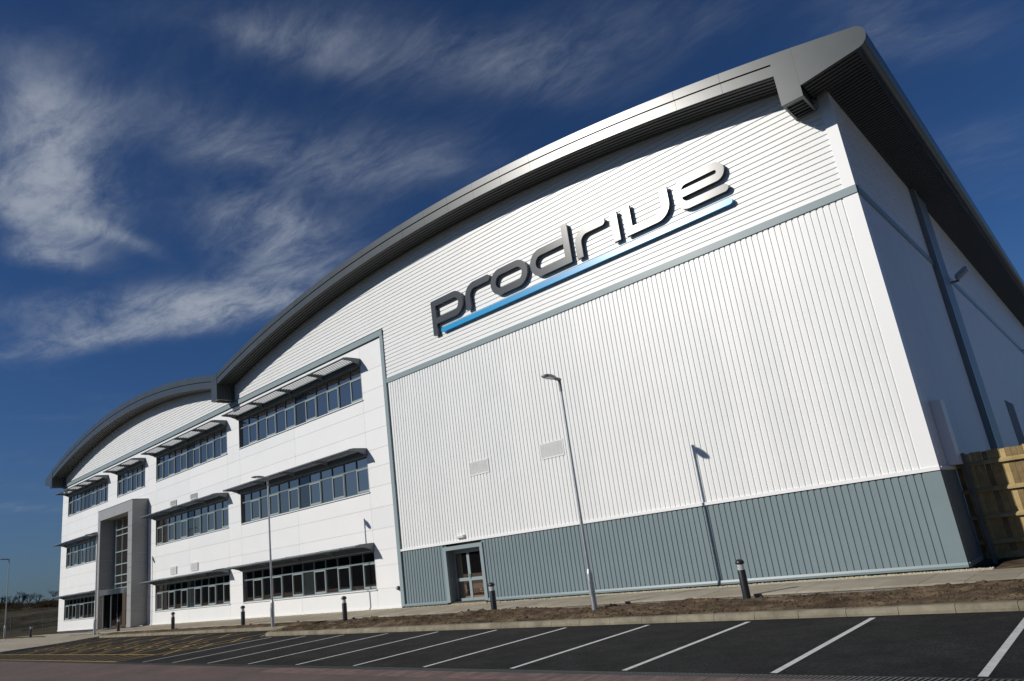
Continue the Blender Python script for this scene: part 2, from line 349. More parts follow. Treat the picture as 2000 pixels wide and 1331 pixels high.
for i in range(6):
    xr = x - 3.95 * i; xl_ = xr - 2.6; ys, ye = -4.75, -10.2
    z = ZA + .004
    for a in (xr, xl_): obj('accessible_bay_line', line(MB(), a, ys, a, ye, .10, z), yellow_paint, car_park)
    obj('accessible_bay_line', line(MB(), xl_ - 1.3, ye, xr, ye, .10, z), yellow_paint, car_park)
    for hx in range(4):
        yy = ys - .4 - hx * 1.35
        obj('hatch_line', line(MB(), xr + .08, yy, xr + 1.25, yy - 1.15, .10, z + .001), yellow_paint, car_park)
    for hx in range(3):
        x0 = xl_ - 1.2 + hx * 1.3
        obj('hatch_line', line(MB(), x0, YB + .12, x0 + 1.25, ye - .08, .10, z + .001), yellow_paint, car_park)
    c = ((xr + xl_) / 2, -8.3); w = MB()
    arc_line(w, c[0], c[1] - .25, .42, 100, 370, .11, z + .002)
    line(w, c[0] - .10, c[1] + .62, c[0] - .03, c[1] - .1, .12, z + .002); line(w, c[0] - .03, c[1] - .16, c[0] + .40, c[1] - .16, .12, z + .0025)
    line(w, c[0] + .40, c[1] - .12, c[0] + .58, c[1] - .62, .12, z + .003); line(w, c[0] - .06, c[1] + .2, c[0] + .34, c[1] + .2, .10, z + .0035)
    w.add([(c[0] - .12 + .13 * math.cos(a * .5236), c[1] + .82 + .13 * math.sin(a * .5236), z + .002) for a in range(12)], [tuple(range(12))])
    obj('wheelchair_symbol', w, yellow_paint, car_park)
obj('accessible_bay_line', line(MB(), -26.5, YB, -51.5, YB, .11, ZA + .006), yellow_paint, car_park)
obj('accessible_bay_line', line(MB(), -25.2, -6.8, -26.55, YB, .10, ZA + .0065), yellow_paint, car_park)

# --- kerbs
kerb = struct(obj('kerb', MB().box(-25.0, 12, -6.25, -6.06, -.42, -.165), post_mat))
def kerb_stone(L):
    pr = [(-.12, -.5), (.12, -.5), (.12, 0), (-.055, 0), (-.085, -.015), (-.12, -.10)]
    return MB().prism(pr, .004, L - .006, 'x')
ks = None
def lay_kerb(x0, y0, x1, y1, ztop, parent, flip=False):
    global ks
    d = Vector((x1 - x0, y1 - y0)); L = d.length; n = max(1, round(L / .98)); st = L / n; ang = math.atan2(d.y, d.x)
    me = kerb_stone(st); first = None
    for i in range(n):
        if first is None: o = obj('kerb_stone', me, kerb_mat, parent); first = o
        else: o = first.copy(); COL.objects.link(o); o.parent = parent
        q = Vector((x0, y0)) + d * (i / n)
        o.location = (q.x, q.y, ztop + random.uniform(-.004, .004)); o.rotation_euler = (0, 0, ang)
lay_kerb(-25.0, -6.16, 11.6, -6.16, -.13, kerb)
lay_kerb(-26.6, -4.28, -25.06, -6.1, -.13, kerb)
lay_kerb(-51.0, -4.28, -26.6, -4.28, -.13, kerb)
lay_kerb(-55.5, -2.9, -51.0, -4.28, -.16, kerb)
lay_kerb(-120, -3.0, -68, -3.2, -.13, kerb)

# --- path of slabs
path = struct(obj('footpath', MB().box(-62, 9, -3.10, -.74, -.3, ZP - .05), post_mat))
sl = {}
def slab(x, y, w, d, i):
    key = (round(w, 3), round(d, 3))
    if key not in sl: o = obj('paving_slab', MB().box(.004, w - .004, .004, d - .004, -.05, 0), slab_mats[0], path); sl[key] = o
    else: o = sl[key].copy(); COL.objects.link(o); o.parent = path
    o.material_slots[0].link = 'OBJECT'; o.material_slots[0].material = random.choice(slab_mats)
    o.location = (x, y, ZP + random.uniform(-.003, .003)); return o
x = 8.0; i = 0
while x > -60:
    slab(x - .95, -1.62, .95, .88, i); slab(x - .95, -3.13, .95, 1.5, i); x -= .95; i += 1
# paved apron in front of the entrance
apron = struct(obj('entrance_apron', MB().prism([(-62.3, -3.16), (-62.3, -1.3), (-76.5, -.9), (-84, -1.4), (-84, -2.0), (-70, -2.6), (-70.5, -3.3), (-86, -4.6), (-75, -11.94), (-53.5, -11.94), (-51.6, -9.9), (-50.2, -7.2), (-51.2, -4.4), (-55.6, -2.8), (-56, -3.16)], -.32, -.17, 'z'), slab_mats[0]))
obj('paving_joint', MB().box(-84, -52, -9.0, -8.985, -.18, -.167).box(-80, -51, -6.2, -6.185, -.18, -.167), joint_mat, apron)

# --- gravel strip
gs = struct(obj('gravel_strip', MB().box(-54, .6, -.73, .02, -.3, -.085), gravel_mat))
ico = bmesh.new(); bmesh.ops.create_icosphere(ico, subdivisions=1, radius=1); icv = [v.co.copy() for v in ico.verts]; icf = [tuple(v.index for v in f.verts) for f in ico.faces]; ico.free()
def rubble(mb, n, xr, yr, zf, r0, r1):
    for _ in range(n):
        x = random.uniform(*xr); y = random.uniform(*yr); r = random.uniform(r0, r1); sx, sy, sz = (random.uniform(.7, 1.3) for _ in range(3))
        a = random.uniform(0, 6.28); ca, sa = math.cos(a), math.sin(a)
        mb.add([(x + r * (v.x * sx * ca - v.y * sy * sa), y + r * (v.x * sx * sa + v.y * sy * ca), zf(x, y) + r * v.z * sz * .8) for v in icv], icf)
    return mb
stuff(obj('pebble', rubble(rubble(MB(), 5200, (-14, .55), (-.72, -.03), lambda x, y: -.075, .018, .034), 2200, (-54, -14), (-.72, -.03), lambda x, y: -.075, .025, .045), gravel_mat, gs))

# --- soil bed
def soil_h(x, y):
    t = min(1, max(0, (y + 6.05) / .5)) * min(1, max(0, (-3.15 - y) / .35))
    h = -.15 + t * (.06 + .035 * math.sin(x * .31) + .035 * math.sin(x * .83 + y * 1.7) + .03 * math.sin(x * 2.1 - y * 2.3))
    h += t * .03 * (math.sin(x * 5.3 + y * 7.1) * math.sin(x * 3.7 - y * 6.1)) + t * .02 * math.sin(x * 13 + 3 * math.sin(y * 9)) * math.sin(y * 15 + x * 3)
    return h
def soil_mesh(x0, x1, y0, y1, dx, dy):
    nx = int((x1 - x0) / dx); ny = int((y1 - y0) / dy); mb = MB()
    vs = [(x0 + (x1 - x0) * i / nx, y0 + (y1 - y0) * j / ny, soil_h(x0 + (x1 - x0) * i / nx, y0 + (y1 - y0) * j / ny) + random.uniform(-.008, .008)) for j in range(ny + 1) for i in range(nx + 1)]
    return mb.add(vs, [(j * (nx + 1) + i, j * (nx + 1) + i + 1, (j + 1) * (nx + 1) + i + 1, (j + 1) * (nx + 1) + i) for j in range(ny) for i in range(nx)])
soil = struct(obj('soil_bed', soil_mesh(-25.2, 11, -6.05, -3.14, .10, .085), soil_mat))
stuff(obj('soil_clod', rubble(rubble(MB(), 8000, (-25, 3.5), (-5.95, -3.2), soil_h, .008, .028), 420, (-25, 3.5), (-5.9, -3.3), soil_h, .028, .06), clod_mat, soil))
sb2 = MB()
nx = 120
for j in range(3):
    pass
ys2 = [-4.2, -3.95, -3.5, -3.14]; hs = [-.15, -.09, -.07, -.10]
for j in range(3):
    pa = []; pb = []
    for i in range(nx + 1):
        x = -51 + 25.8 * i / nx; w = lambda x, j: .02 * math.sin(x * 3.1 + j) + .015 * math.sin(x * 7.7 + 2 * j)
        pa.append((x, ys2[j], hs[j] + (w(x, j) if 0 < j else 0))); pb.append((x, ys2[j + 1], hs[j + 1] + (w(x, j + 1) if j + 1 < 3 else 0)))
    sb2.sheet(pa, pb)
struct(obj('soil_bed', sb2, soil_mat))
struct(obj('soil_bed', MB().box(.62, 11, -3.2, 2.9, -.3, -.06), soil_mat))
struct(obj('added_bounce_yard', MB().box(.62, 70, 2.95, 90, -.3, -.06), mat('bounce_concrete', (0.42, 0.40, 0.36), 0.9, var=0.08, vscale=1.5)))  # unseen pale ground, added to bounce light onto the shaded side wall
struct(obj('soil_bed', MB().add([(-84, -3.1, -.14), (-68, -3.3, -.14), (-70, -2.7, -.1), (-84, -2.1, -.1)], [(0, 1, 2, 3)]), soil_mat))

# ================================================================== BUILDING
bld = tag(empty('industrial_building', (0, 0, 0)), 'large white industrial building with two barrel-vaulted metal roofs and office wing', 'building')
XT = -23.32; XL = -76.2; XV = -40.0; YBK = 62.0
ZWG, ZBAND, ZOFF = 2.569, 11.043, 13.71
def top2(x): return 18.23 - .00601 * (x + 19.94) ** 2
def top1(x): return 17.88 - .0068 * (x + 57.05) ** 2
def zgap(x): return (top2(x) - .36) if x > XV else (top1(x) - .47)
def zbot(x): return (top2(x) - .76) if x > XV else (top1(x) - .93)
def ztop(x): return top2(x) if x > XV else top1(x)
# core walls (backing)
core = MB()
core.box(XT, -.05, .62, .7, -.2, 14.3)
obj('backing_wall', core, white_trim, bld)
obj('backing_wall', MB().box(XL + .02, XT, .32, .38, 0, 13.7), interior_mat, bld)
def arc_pts(x0, x1, n, f): return [(x0 + (x1 - x0) * i / n, f(x0 + (x1 - x0) * i / n)) for i in range(n + 1)]
for a, b_ in ((XL, XV), (XV, -.05)):
    ap = arc_pts(a + .02, b_ - .01, 40, lambda x: zbot(x) + .25)
    obj('gable_wall', MB().prism([(a + .02, 13.5)] + ap + [(b_ - .01, 13.5)], .06, .2, 'y'), white_trim, bld)
obj('rear_wall', MB().box(XL, 0, YBK - .3, YBK, -.3, 15.0), white_clad, bld)
obj('end_wall', MB().box(XL, XL + .05, .3, YBK - .3, -.3, 14.8), white_clad, bld)
obj('plinth', MB().box(XL + .1, -.08, .06, .3, -.3, .02).box(-.3, -.08, .3, YBK - .4, -.3, .02), plinth_mat, bld)

# --- vertical trapezoidal cladding
PV = .1955
def vprofile(n, p=PV):
    pts = []
    for i in range(n):
        a = i * p
        pts += [(a, 0), (a + p * .66, 0), (a + p * .76, .030), (a + p * .90, .030)]
    pts.append((n * p, 0)); return pts
def vsheet(name, n, z0, z1, m_, parent, loc, axis):
    pr = vprofile(n); mb = MB()
    if axis == 'x': mb.sheet([(a, d, z0) for a, d in pr], [(a, d, z1) for a, d in pr])
    else: mb.sheet([(-d, a, z0) for a, d in pr], [(-d, a, z1) for a, d in pr])
    o = obj(name, mb, m_, parent); o.location = loc; return o
DX0, DX1, DZ1 = -20.18, -17.63, 2.43
front_grey = obj('grey_dado_wall', MB().box(XT + .1, DX0 + .15, .05, .056, .05, ZWG - .05).box(DX1 - .15, -.45, .05, .056, .05, ZWG - .05), grey_clad, bld)
front_white = obj('white_cladding_wall', MB().box(XT + .1, -.45, .05, .056, ZWG, ZBAND), white_clad, bld)
NR = 5; xs = -0.42; cache = {}
def clad(key, *a):
    name, n, z0, z1, m_, par, loc, ax = a
    if key in cache:
        o = cache[key].copy(); COL.objects.link(o); o.parent = par; o.location = loc
    else: o = vsheet(*a); cache[key] = o
    if m_ is white_clad: o.material_slots[0].link = 'OBJECT'; o.material_slots[0].material = random.choice(clad_mats)
    return o
x = xs
while x > XT + .16:
    n = NR
    if x - n * PV < XT + .13: n = int((x - XT - .13) / PV)
    if n < 1: break
    x0 = x - n * PV
    clad(('w', n), 'cladding_sheet', n, ZWG + .04, ZBAND + .02, white_clad, front_white, (x0, 0, 0), 'x')
    if x0 >= DX1 - .02 or x <= DX0 + .02:
        clad(('g', n), 'cladding_sheet', n, .10, ZWG - .03, grey_clad, front_grey, (x0, 0, 0), 'x')
    else:  # sheets cut round the door
        k = 0
        for r in range(n):
            xa = x0 + r * PV
            if xa > DX1 - .12 or xa + PV < DX0 + .12: clad(('g', 1), 'cladding_sheet', 1, .10, ZWG - .03, grey_clad, front_grey, (xa, 0, 0), 'x')
    x = x0
# flashings
obj('band_flashing', MB().box(XT + .12, .012, -.045, .05, ZBAND, ZBAND + .255), grey_trim, bld)
obj('drip_flashing', MB().box(XT + .12, .012, -.05, .05, ZWG - .03, ZWG + .07), white_trim, bld)
obj('drip_flashing', MB().prism([(-.055, -.02), (-.055, .04), (-.03, .105), (.04, .105), (.04, -.02)], XT + .12, DX0, 'x').prism([(-.055, -.02), (-.055, .04), (-.03, .105), (.04, .105), (.04, -.02)], DX1, .016, 'x'), grey_clad, bld)
obj('corner_flashing', MB().box(-.43, .004, -.008, .045, ZWG + .05, ZBAND).box(-.004, .004, .045, .45, ZWG + .05, ZBAND), white_trim, bld)
obj('corner_flashing', MB().box(-.43, .006, -.008, .045, .10, ZWG - .03).box(-.004, .006, .045, .45, .10, ZWG - .03), grey_clad, bld)
obj('corner_flashing', MB().box(-.34, .006, -.03, .045, ZBAND + .255, 14.66).box(-.004, .006, .045, .3, ZBAND + .255, 14.66), white_trim, bld)
obj('vertical_trim', MB().box(XT - .13, XT + .12, -.06, .05, 0, ZOFF + .3), grey_trim, bld)
obj('office_band', MB().box(XL - .05, XT + .12, -.07, .05, ZOFF, ZOFF + .30), grey_trim, bld)
obj('office_band_shadow_gap', MB().box(XL + .02, XT - .13, -.012, .05, ZOFF - .06, ZOFF), dark_gap, bld)
# --- horizontal cladding above the bands
PH = .200
hcl = obj('upper_cladding_wall', MB().box(XT + .13, -.36, .052, .058, ZBAND + .26, 13.9), white_clad, bld)
def xlim(z, lo, hi, f):
    """x range of arc f above z within lo..hi"""
    xs_ = [lo + (hi - lo) * i / 400 for i in range(401)]
    ok = [x for x in xs_ if f(x) > z]
    return (min(ok), max(ok)) if ok else None
def hsheet(z0, n, segs, parent):
    mb = MB()
    for (xa, xb) in segs:
        for i in range(n):
            z = z0 + i * PH
            r = None
            if isinstance(xa, tuple): r = xlim(z, xa[0], xa[1], xb); 
            else: r = (xa, xb)
            if not r: continue
            a, b_ = r
            pr = [(z, 0.0), (z + PH * .76, 0.0), (z + PH * .80, .036), (z + PH * .96, .036), (z + PH, 0.0)]
            mb.sheet([(a, d, zz) for zz, d in pr], [(b_, d, zz) for zz, d in pr])
    if mb.v: return obj('cladding_sheet', mb, white_clad, parent)
z = ZBAND + .262
while z < 18:
    n = 5
    f2 = lambda x: zbot(x) + .22
    if z < ZOFF + .25: segs = [(XT + .125, -.335)] if z + n * PH < 14.45 else [((XT + .125, -.335), f2)]
    else: segs = [((XV + .4, -.335), f2), ((XL + .5, XV - .4), f2)]
    if z < ZOFF + .25 and z + n * PH > ZOFF + .31: n = max(1, int((ZOFF + .31 - z) / PH))
    [hsheet(z, n, [q], hcl) for q in segs]; z += n * PH

# --- office panels
def cells():
    rows_p = [0.02, .903, 1.99, 2.75, 3.80, 4.86, 5.93, 6.94, 7.86, 8.89, 9.95, 11.03, 12.14, ZOFF - .06]
    rows_w = [[0.02, .86], [2.747, 3.80], [3.80, 4.86], [4.86, 5.71], [7.613, 8.89], [8.89, 9.95], [9.95, 10.64], [12.565, ZOFF - .06]]
    rows_t = rows_p[:10]
    C = []
    def pier(a, b_, rows=rows_p):
        for i in range(len(rows) - 1): C.append((a, b_, rows[i], rows[i + 1]))
    def win(a, b_, rows=rows_w):
        for z0, z1 in rows: C.append((a, b_, z0, z1))
    pier(-25.363, XT - .135); win(-32.32, -25.363); win(-39.13, -32.32); pier(-40.864, -39.13)
    win(-46.86, -40.864); win(-52.804, -46.86)
    pier(-54.33, -52.804)
    # above the portal
    pier(-55.058, -54.33, [9.4, 9.95, 11.03, 12.14, ZOFF - .06]); win(-61.201, -55.058, [[9.4, 9.95], [9.95, 10.64], [12.565, ZOFF - .06]])
    pier(-63.465, -61.201, [0.02, .903, 1.99, 2.75, 3.80, 4.86, 5.93, 6.94, 7.86, 8.89, 9.95, 11.03, 12.14, ZOFF - .06])
    win(-66.099, -63.465, [[10.64 - 1.75, 9.95], [9.95, 10.64], [12.565, ZOFF - .06]]); pier(-66.099, -63.465, [0.02, .903, 1.99, 2.75, 3.80, 4.86, 5.93, 6.94, 7.86, 8.89])
    win(-70.3, -66.099); win(-74.414, -70.3); pier(XL, -74.414)
    return C
PB = MB()
for a, b_, z0, z1 in cells(): PB.box(a, b_, .03, .052, z0, z1)
pw = obj('office_panel_wall', PB, joint_mat, bld)
for a, b_, z0, z1 in cells():
    obj('wall_panel', MB().box(a + .007, b_ - .007, .012, .045, z0 + .007, z1 - .007), random.choice(panel_mats), pw)
obj('base_trim', MB().box(XL - .01, XT - .14, -.025, .05, -.06, .028), white_trim, bld)
obj('end_return', MB().box(XL - .004, XL + .03, .045, .3, 0, ZOFF), white_panel, bld)

# --- windows with sunshades
def window(l, r, z0, z1, n, opens, dark, shade_open):
    """band of n lights: frame > pane, sash, sill"""
    Y = .15
    w = (r - l) / n; zt = z0 + (z1 - z0) * .715
    fr = MB(); t = .055
    fr.box(l, r, Y - .05, Y + .05, z0, z0 + t).box(l, r, Y - .05, Y + .05, z1 - t, z1)
    for i in range(n + 1):
        xm = min(max(l + i * w, l + t / 2), r - t / 2); fr.box(xm - t / 2, xm + t / 2, Y - .051, Y + .05, z0 + .001, z1 - .001)
    fr.box(l + .01, r - .01, Y - .049, Y + .049, zt - .04, zt + .04)
    W = obj('window', fr, frame_mat, bld)
    # reveals
    obj('reveal', MB().box(l - .009, l + .004, -.002, Y + .1, z0, z1).box(l, r, -.001, Y + .1, z1, z1 + .012), frame_mat, W)
    obj('reveal', MB().box(r - .004, r + .009, -.002, Y + .1, z0, z1), white_trim, W)
    obj('sill', MB().prism([(-.06, -.045), (-.06, -.005), (Y, .012), (Y, -.045)], l - .03, r + .04, 'x'), white_trim, W).location = (0, 0, z0)
    for i in range(n):
        a, b_ = l + i * w + t / 2, l + (i + 1) * w - t / 2
        gm = dark_pane if i + 1 == dark else random.choice(pane_mats)
        obj('pane', MB().box(a, b_, Y - .004, Y + .012, zt + .04, z1 - t), gm, W)
        if (i + 1) in opens and i + 1 != dark:
            s_ = .06
            mb = MB().box(a, b_, Y - .075, Y - .01, z0 + t, z0 + t + .10).box(a, b_, Y - .075, Y - .01, zt - .04 - s_, zt - .04)
            mb.box(a, a + s_, Y - .074, Y - .01, z0 + t + .10, zt - .04 - s_).box(b_ - s_, b_, Y - .074, Y - .01, z0 + t + .10, zt - .04 - s_)
            obj('sash', mb, sash_mat, W)
            obj('pane', MB().box(a + s_, b_ - s_, Y - .03, Y - .012, z0 + t + .10, zt - .04 - s_), gm, W)
        else: obj('pane', MB().box(a, b_, Y - .004, Y + .012, z0 + t, zt - .04), gm, W)
    return W
def sunshade(l, r, head, arms):
    D = 1.15; zb = head + .26; zt = zb + .15
    sh = obj('sunshade', MB().box(l, r, -.13, -.004, head + .05, zt - .03), brise_mat, bld)
    # front nosing
    pts = [(-D + .05 + .04 * math.cos(a), zb + .06 + .04 * math.sin(a)) for a in [math.pi * (.5 + i / 8) for i in range(9)]] + [(-D + .08, zb + .02), (-D + .08, zb + .10)]
    obj('nosing', MB().prism(pts, l + .05, r - .05, 'x'), brise_mat, sh, smooth=True)
    nb = 5; span = D - .30; 
    for i in range(nb):
        yc = -.22 - span * (i + .5) / nb + .02; a = math.radians(40); c = .096; 
        dy, dzz = c * math.cos(a), c * math.sin(a); th = .012
        # outer edge low, inner edge high
        p = [(yc - dy, zb + .075 - dzz), (yc, zb + .082 + th), (yc + dy, zb + .075 + dzz), (yc, zb + .072 - th * .3)]
        for k_ in range(arms):
            xa = l + .05 + (r - l - .10) * k_ / arms; xb = l + .05 + (r - l - .10) * (k_ + 1) / arms
            obj('blade', MB().prism(p, xa + .03, xb - .03, 'x'), brise_mat, sh)
    for k_ in range(arms + 1):
        xc = l + .03 + (r - l - .06) * k_ / arms
        prof = [(0, head + .02), (0, zt + .02), (-.25, zt + .02), (-D * .75, zt), (-D + .02, zb + .10), (-D - .02, zb + .04), (-D + .02, zb), (-D * .5, zb - .02), (-.2, head + .12)]
        obj('bracket', MB().prism(prof, xc - .035, xc + .035, 'x'), brise_mat, sh)
ZW = [(.903, 2.747), (5.751, 7.613), (10.684, 12.565)]
for fl in (2, 1, 0):
    window(-39.13, -25.363, *ZW[fl], 12, {2, 4, 6, 8, 10, 12}, 7, fl == 2); sunshade(-39.2, -25.33, ZW[fl][1], 4)
    window(-52.804, -40.864, *ZW[fl], 11, {1, 3, 5, 7, 9, 11}, 6, fl == 2); sunshade(-52.87, -40.83, ZW[fl][1], 4)
window(-61.201, -55.058, *ZW[2], 6, {1, 3, 5}, 0, True); sunshade(-61.27, -55.02, ZW[2][1], 2)
window(-74.414, -63.465, *ZW[2], 10, {1, 3, 7, 9}, 5, True); sunshade(-74.48, -63.43, ZW[2][1], 4)
for fl in (1, 0):
    window(-74.414, -66.099, *ZW[fl], 8, {1, 3, 5}, 4, False); sunshade(-74.48, -63.6, ZW[fl][1], 3)

# --- vents
def vent(x0, x1, z0, z1, y=-.02):
    v = obj('vent', MB().box(x0, x1, y, y + .015, z0, z0 + .05).box(x0, x1, y, y + .015, z1 - .04, z1).box(x0, x0 + .04, y + .001, y + .016, z0 + .05, z1 - .04).box(x1 - .04, x1, y + .001, y + .016, z0 + .05, z1 - .04).box(x0 + .02, x1 - .02, y + .03, y + .035, z0 + .02, z1 - .02), white_clad, bld)
    n = 13; st = (z1 - z0 - .1) / n; s0 = None
    for i in range(n):
        if s0 is None: s0 = obj('slat', MB().prism([(y - .004, 0), (y - .001, 0), (y + .028, st * .78), (y + .024, st * .78)], x0 + .04, x1 - .04, 'x'), white_clad, v); o = s0
        else: o = s0.copy(); COL.objects.link(o); o.parent = v
        o.location = (0, 0, z0 + .055 + i * st)
vent(-13.71, -12.5, 5.3, 5.945); vent(-17.92, -16.71, 5.32, 5.94)
for x0, x1, z0, z1 in ((-50.05, -49.0, 8.33, 8.76), (-46.58, -45.51, 8.33, 8.76), (-50.0, -48.93, 3.38, 3.92), (-46.56, -45.44, 3.37, 3.91)): vent(x0, x1, z0, z1, -.05)

# --- door in the grey dado
dw = obj('door_surround', MB().box(DX0, DX0 + .2, -.06, .05, .02, DZ1 - .17).box(DX1 - .18, DX1, -.06, .05, .02, DZ1 - .17).box(DX0, DX1, -.062, .05, DZ1 - .17, DZ1), grey_trim, bld)
obj('recess_side', MB().box(DX0 + .19, DX0 + .2, .05, .55, 0, DZ1 - .17).box(DX1 - .18, DX1 - .17, .05, .55, 0, DZ1 - .17).box(DX0 + .2, DX1 - .18, .05, .55, DZ1 - .17, DZ1 - .16), frame_mat, dw)
obj('recess_floor', MB().box(DX0 + .2, DX1 - .18, -.06, .6, -.09, -.03), slab_mats[1], dw)
a, b_ = -19.98, -17.82; yD = .40; mid = -19.05
dr_ = MB().box(a, b_, yD, yD + .07, 2.08, 2.25).box(a, a + .10, yD, yD + .07, 0, 2.08).box(b_ - .13, b_, yD, yD + .07, 0, 2.08)
dr_.box(mid - .08, mid + .08, yD - .005, yD + .065, .0, 2.08).box(a + .1, mid - .08, yD, yD + .07, .0, .13).box(mid + .08, b_ - .13, yD, yD + .07, 0, .13).box(a + .1, mid - .08, yD, yD + .07, .86, 1.0).box(mid + .08, b_ - .13, yD, yD + .07, .86, 1.0)
door = obj('door', dr_, sash_mat, bld)
for xa, xb in ((a + .1, mid - .08), (mid + .08, b_ - .13)):
    obj('pane', MB().box(xa, xb, yD + .02, yD + .04, .13, .86), pane_mat, door); obj('pane', MB().box(xa, xb, yD + .02, yD + .04, 1.0, 2.08), pane_mat, door)
obj('handle', MB().tube((mid + .05, yD - .05, .98), (mid + .05, yD - .05, 1.16), .018).tube((mid + .05, yD, 1.0), (mid + .05, yD - .05, 1.0), .012), silver_mat, door, smooth=True)

# --- entrance portal
PX0, PX1, PY, PZ = -62.0, -54.35, -1.19, 9.55
OX0, OX1, OZ = -61.45, -55.2, 8.72
po = obj('entrance_portal', MB().box(PX0 + .03, OX0 - .03, PY + .04, .0, 0, OZ + .1).box(OX1 + .03, PX1 - .03, PY + .04, .0, 0, OZ + .1).box(PX0 + .03, PX1 - .03, PY + .04, 0, OZ + .03, PZ - .03), joint_mat, bld)
zj = [0.0, 1.23, 2.3, 3.25, 4.36, 5.4, 6.5, 7.52, 8.72, PZ]
for i in range(9):
    z0, z1 = zj[i] + .012, zj[i + 1] - .012
    obj('portal_panel', MB().box(PX1 - .03, PX1, PY, 0, z0, z1), portal_mat, po)
    obj('portal_panel', MB().box(PX0, PX0 + .03, PY, 0, z0, z1), portal_mat, po)
    if i < 8:
        for xa, xb in ((PX0, OX0), (OX1, PX1)): obj('portal_panel', MB().box(xa + (.03 if xa == PX0 else 0), xb - (.03 if xb == PX1 else 0), PY, PY + .04, z0, z1), portal_mat, po)
        obj('portal_panel', MB().box(OX0 - .03, OX0, PY + .04, -.02, z0, z1), portal_mat, po)
        obj('portal_panel', MB().box(OX1, OX1 + .03, PY + .04, -.02, z0, z1), portal_mat, po)
for i in range(2):
    w = (PX1 - PX0 - .06) / 2
    obj('portal_panel', MB().box(PX0 + .03 + w * i + .006, PX0 + .03 + w * (i + 1) - .006, PY, PY + .04, OZ + .006, PZ - .006), portal_mat, po)
obj('portal_soffit', MB().box(OX0, OX1, PY + .04, -.02, OZ, OZ + .03), portal_mat, po)
obj('portal_coping', MB().box(PX0 - .02, PX1 + .02, PY - .02, 0, PZ, PZ + .04), brise_mat, po)
cw = obj('curtain_wall', MB().box(OX0, -60.75, -.10, .02, 0, OZ), frame_mat, bld)
cx0, cx1 = -60.75, OX1; colw = (cx1 - cx0) / 4
tr = [3.02, 3.40, 4.05, 4.92, 5.95, 7.30, 7.78, OZ]
fr = MB()
for i in range(5):
    xm = cx0 + colw * i; fr.box(xm - .03, xm + .03, -.16, 0, 2.6, OZ)
for zt_ in tr[:-1]: fr.box(cx0, cx1, -.18, -.01, zt_ - .04, zt_ + .04)
obj('mullion_grid', fr, sash_mat, cw)
for i in range(4):
    for j in range(len(tr) - 1):
        obj('pane', MB().box(cx0 + colw * i + .03, cx0 + colw * (i + 1) - .03, -.06, -.04, tr[j] + .04, tr[j + 1] - .04), pane_mat, cw)
rd = obj('revolving_door', MB().lathe((-59.0, -.40, 0), [(1.42, 2.58), (1.42, 2.98), (1.38, 3.0)], 40), silver_mat, bld, smooth=True)
obj('drum_base', MB().lathe((-59.0, -.40, 0), [(1.42, .0), (1.42, .03)], 40), silver_mat, rd)
for s_ in (-1, 1):
    pa = [(-59.0 + s_ * 1.36 * math.cos(math.radians(t_)), -.25 - 1.36 * math.sin(math.radians(t_))) for t_ in range(-50, 51, 10)]
    obj('curved_glass', MB().sheet([(x, y, .05) for x, y in pa], [(x, y, 2.58) for x, y in pa]), pane_mat, rd, smooth=True)
    for q in (pa[0], pa[-1]): obj('door_post', MB().box(q[0] - .04, q[0] + .04, q[1] - .04, q[1] + .04, .03, 2.58), frame_mat, rd)
for aa in (25, 115):
    dx_, dy_ = 1.3 * math.cos(math.radians(aa)), 1.3 * math.sin(math.radians(aa))
    obj('door_wing', MB().add([(-59 - dx_, -.25 - dy_, .05), (-59 + dx_, -.25 + dy_, .05), (-59 + dx_, -.25 + dy_, 2.5), (-59 - dx_, -.25 - dy_, 2.5)], [(0, 1, 2, 3)]), dark_pane, rd)
obj('lobby_wall', MB().box(-60.75, OX1, .3, .34, 0, 3.0), interior_mat, bld)

# --- roofs
OY = -1.22
def roof(name, x0, x1, f, par):
    n = 44; a = arc_pts(x0, x1, n, lambda x: f(x) - .02); lo = [(x, f(x) - .30) for x, _ in a][::-1]
    return obj(name, MB().prism(a + lo, OY + .12, YBK, 'y'), fascia_mat, par, smooth=True)
R2 = roof('vaulted_roof', XV, 1.20, top2, bld); R1 = roof('vaulted_roof', XL - 1.2, XV - .002, top1, bld)
def fascia(R, x0, x1, f, ga, gb, pitch):
    n = max(1, round((x1 - x0) / pitch)); st = (x1 - x0) / n
    for i in range(n):
        xa, xb = x0 + i * st + .004, x0 + (i + 1) * st - .004; m_ = 5
        ap = arc_pts(xa, xb, m_, f)
        obj('fascia_panel', MB().prism(ap + [(x, z - ga + .022) for x, z in ap][::-1], OY - .03, OY + .05, 'y'), fascia_mat, R)
        obj('fascia_panel', MB().prism([(x, z - ga - .022) for x, z in ap] + [(x, z - gb) for x, z in ap][::-1], OY - .004, OY + .05, 'y'), fascia_mat, R)
    ap = arc_pts(x0, x1, 40, f)
    obj('fascia_backing', MB().prism([(x, z - .03) for x, z in ap] + [(x, z - gb + .02) for x, z in ap][::-1], OY + .055, OY + .11, 'y'), dark_gap, R)
    # ribbed soffit, ribs running with the arc
    mb = MB(); ap = arc_pts(x0, x1, 60, lambda x: f(x) - gb + .015); y = OY + .03; PS = .2
    lip = OY + .10
    mb.sheet([(x, OY + .0, z) for x, z in ap], [(x, lip, z) for x, z in ap]); y = lip
    while y < .06:
        for ya, yb, da, db in ((y, y + .10, 0, 0), (y + .10, y + .12, 0, .05), (y + .12, y + .18, .05, .05), (y + .18, y + .20, .05, 0)):
            mb.sheet([(x, ya, z + da - .02) for x, z in ap], [(x, yb, z + db - .02) for x, z in ap])
        y += PS
    obj('soffit', mb, soffit_mat, R)
fascia(R2, XV + .42, -1.10, top2, .36, .76, 1.68); fascia(R1, XL + .75, XV - .40, top1, .47, .93, 1.68)
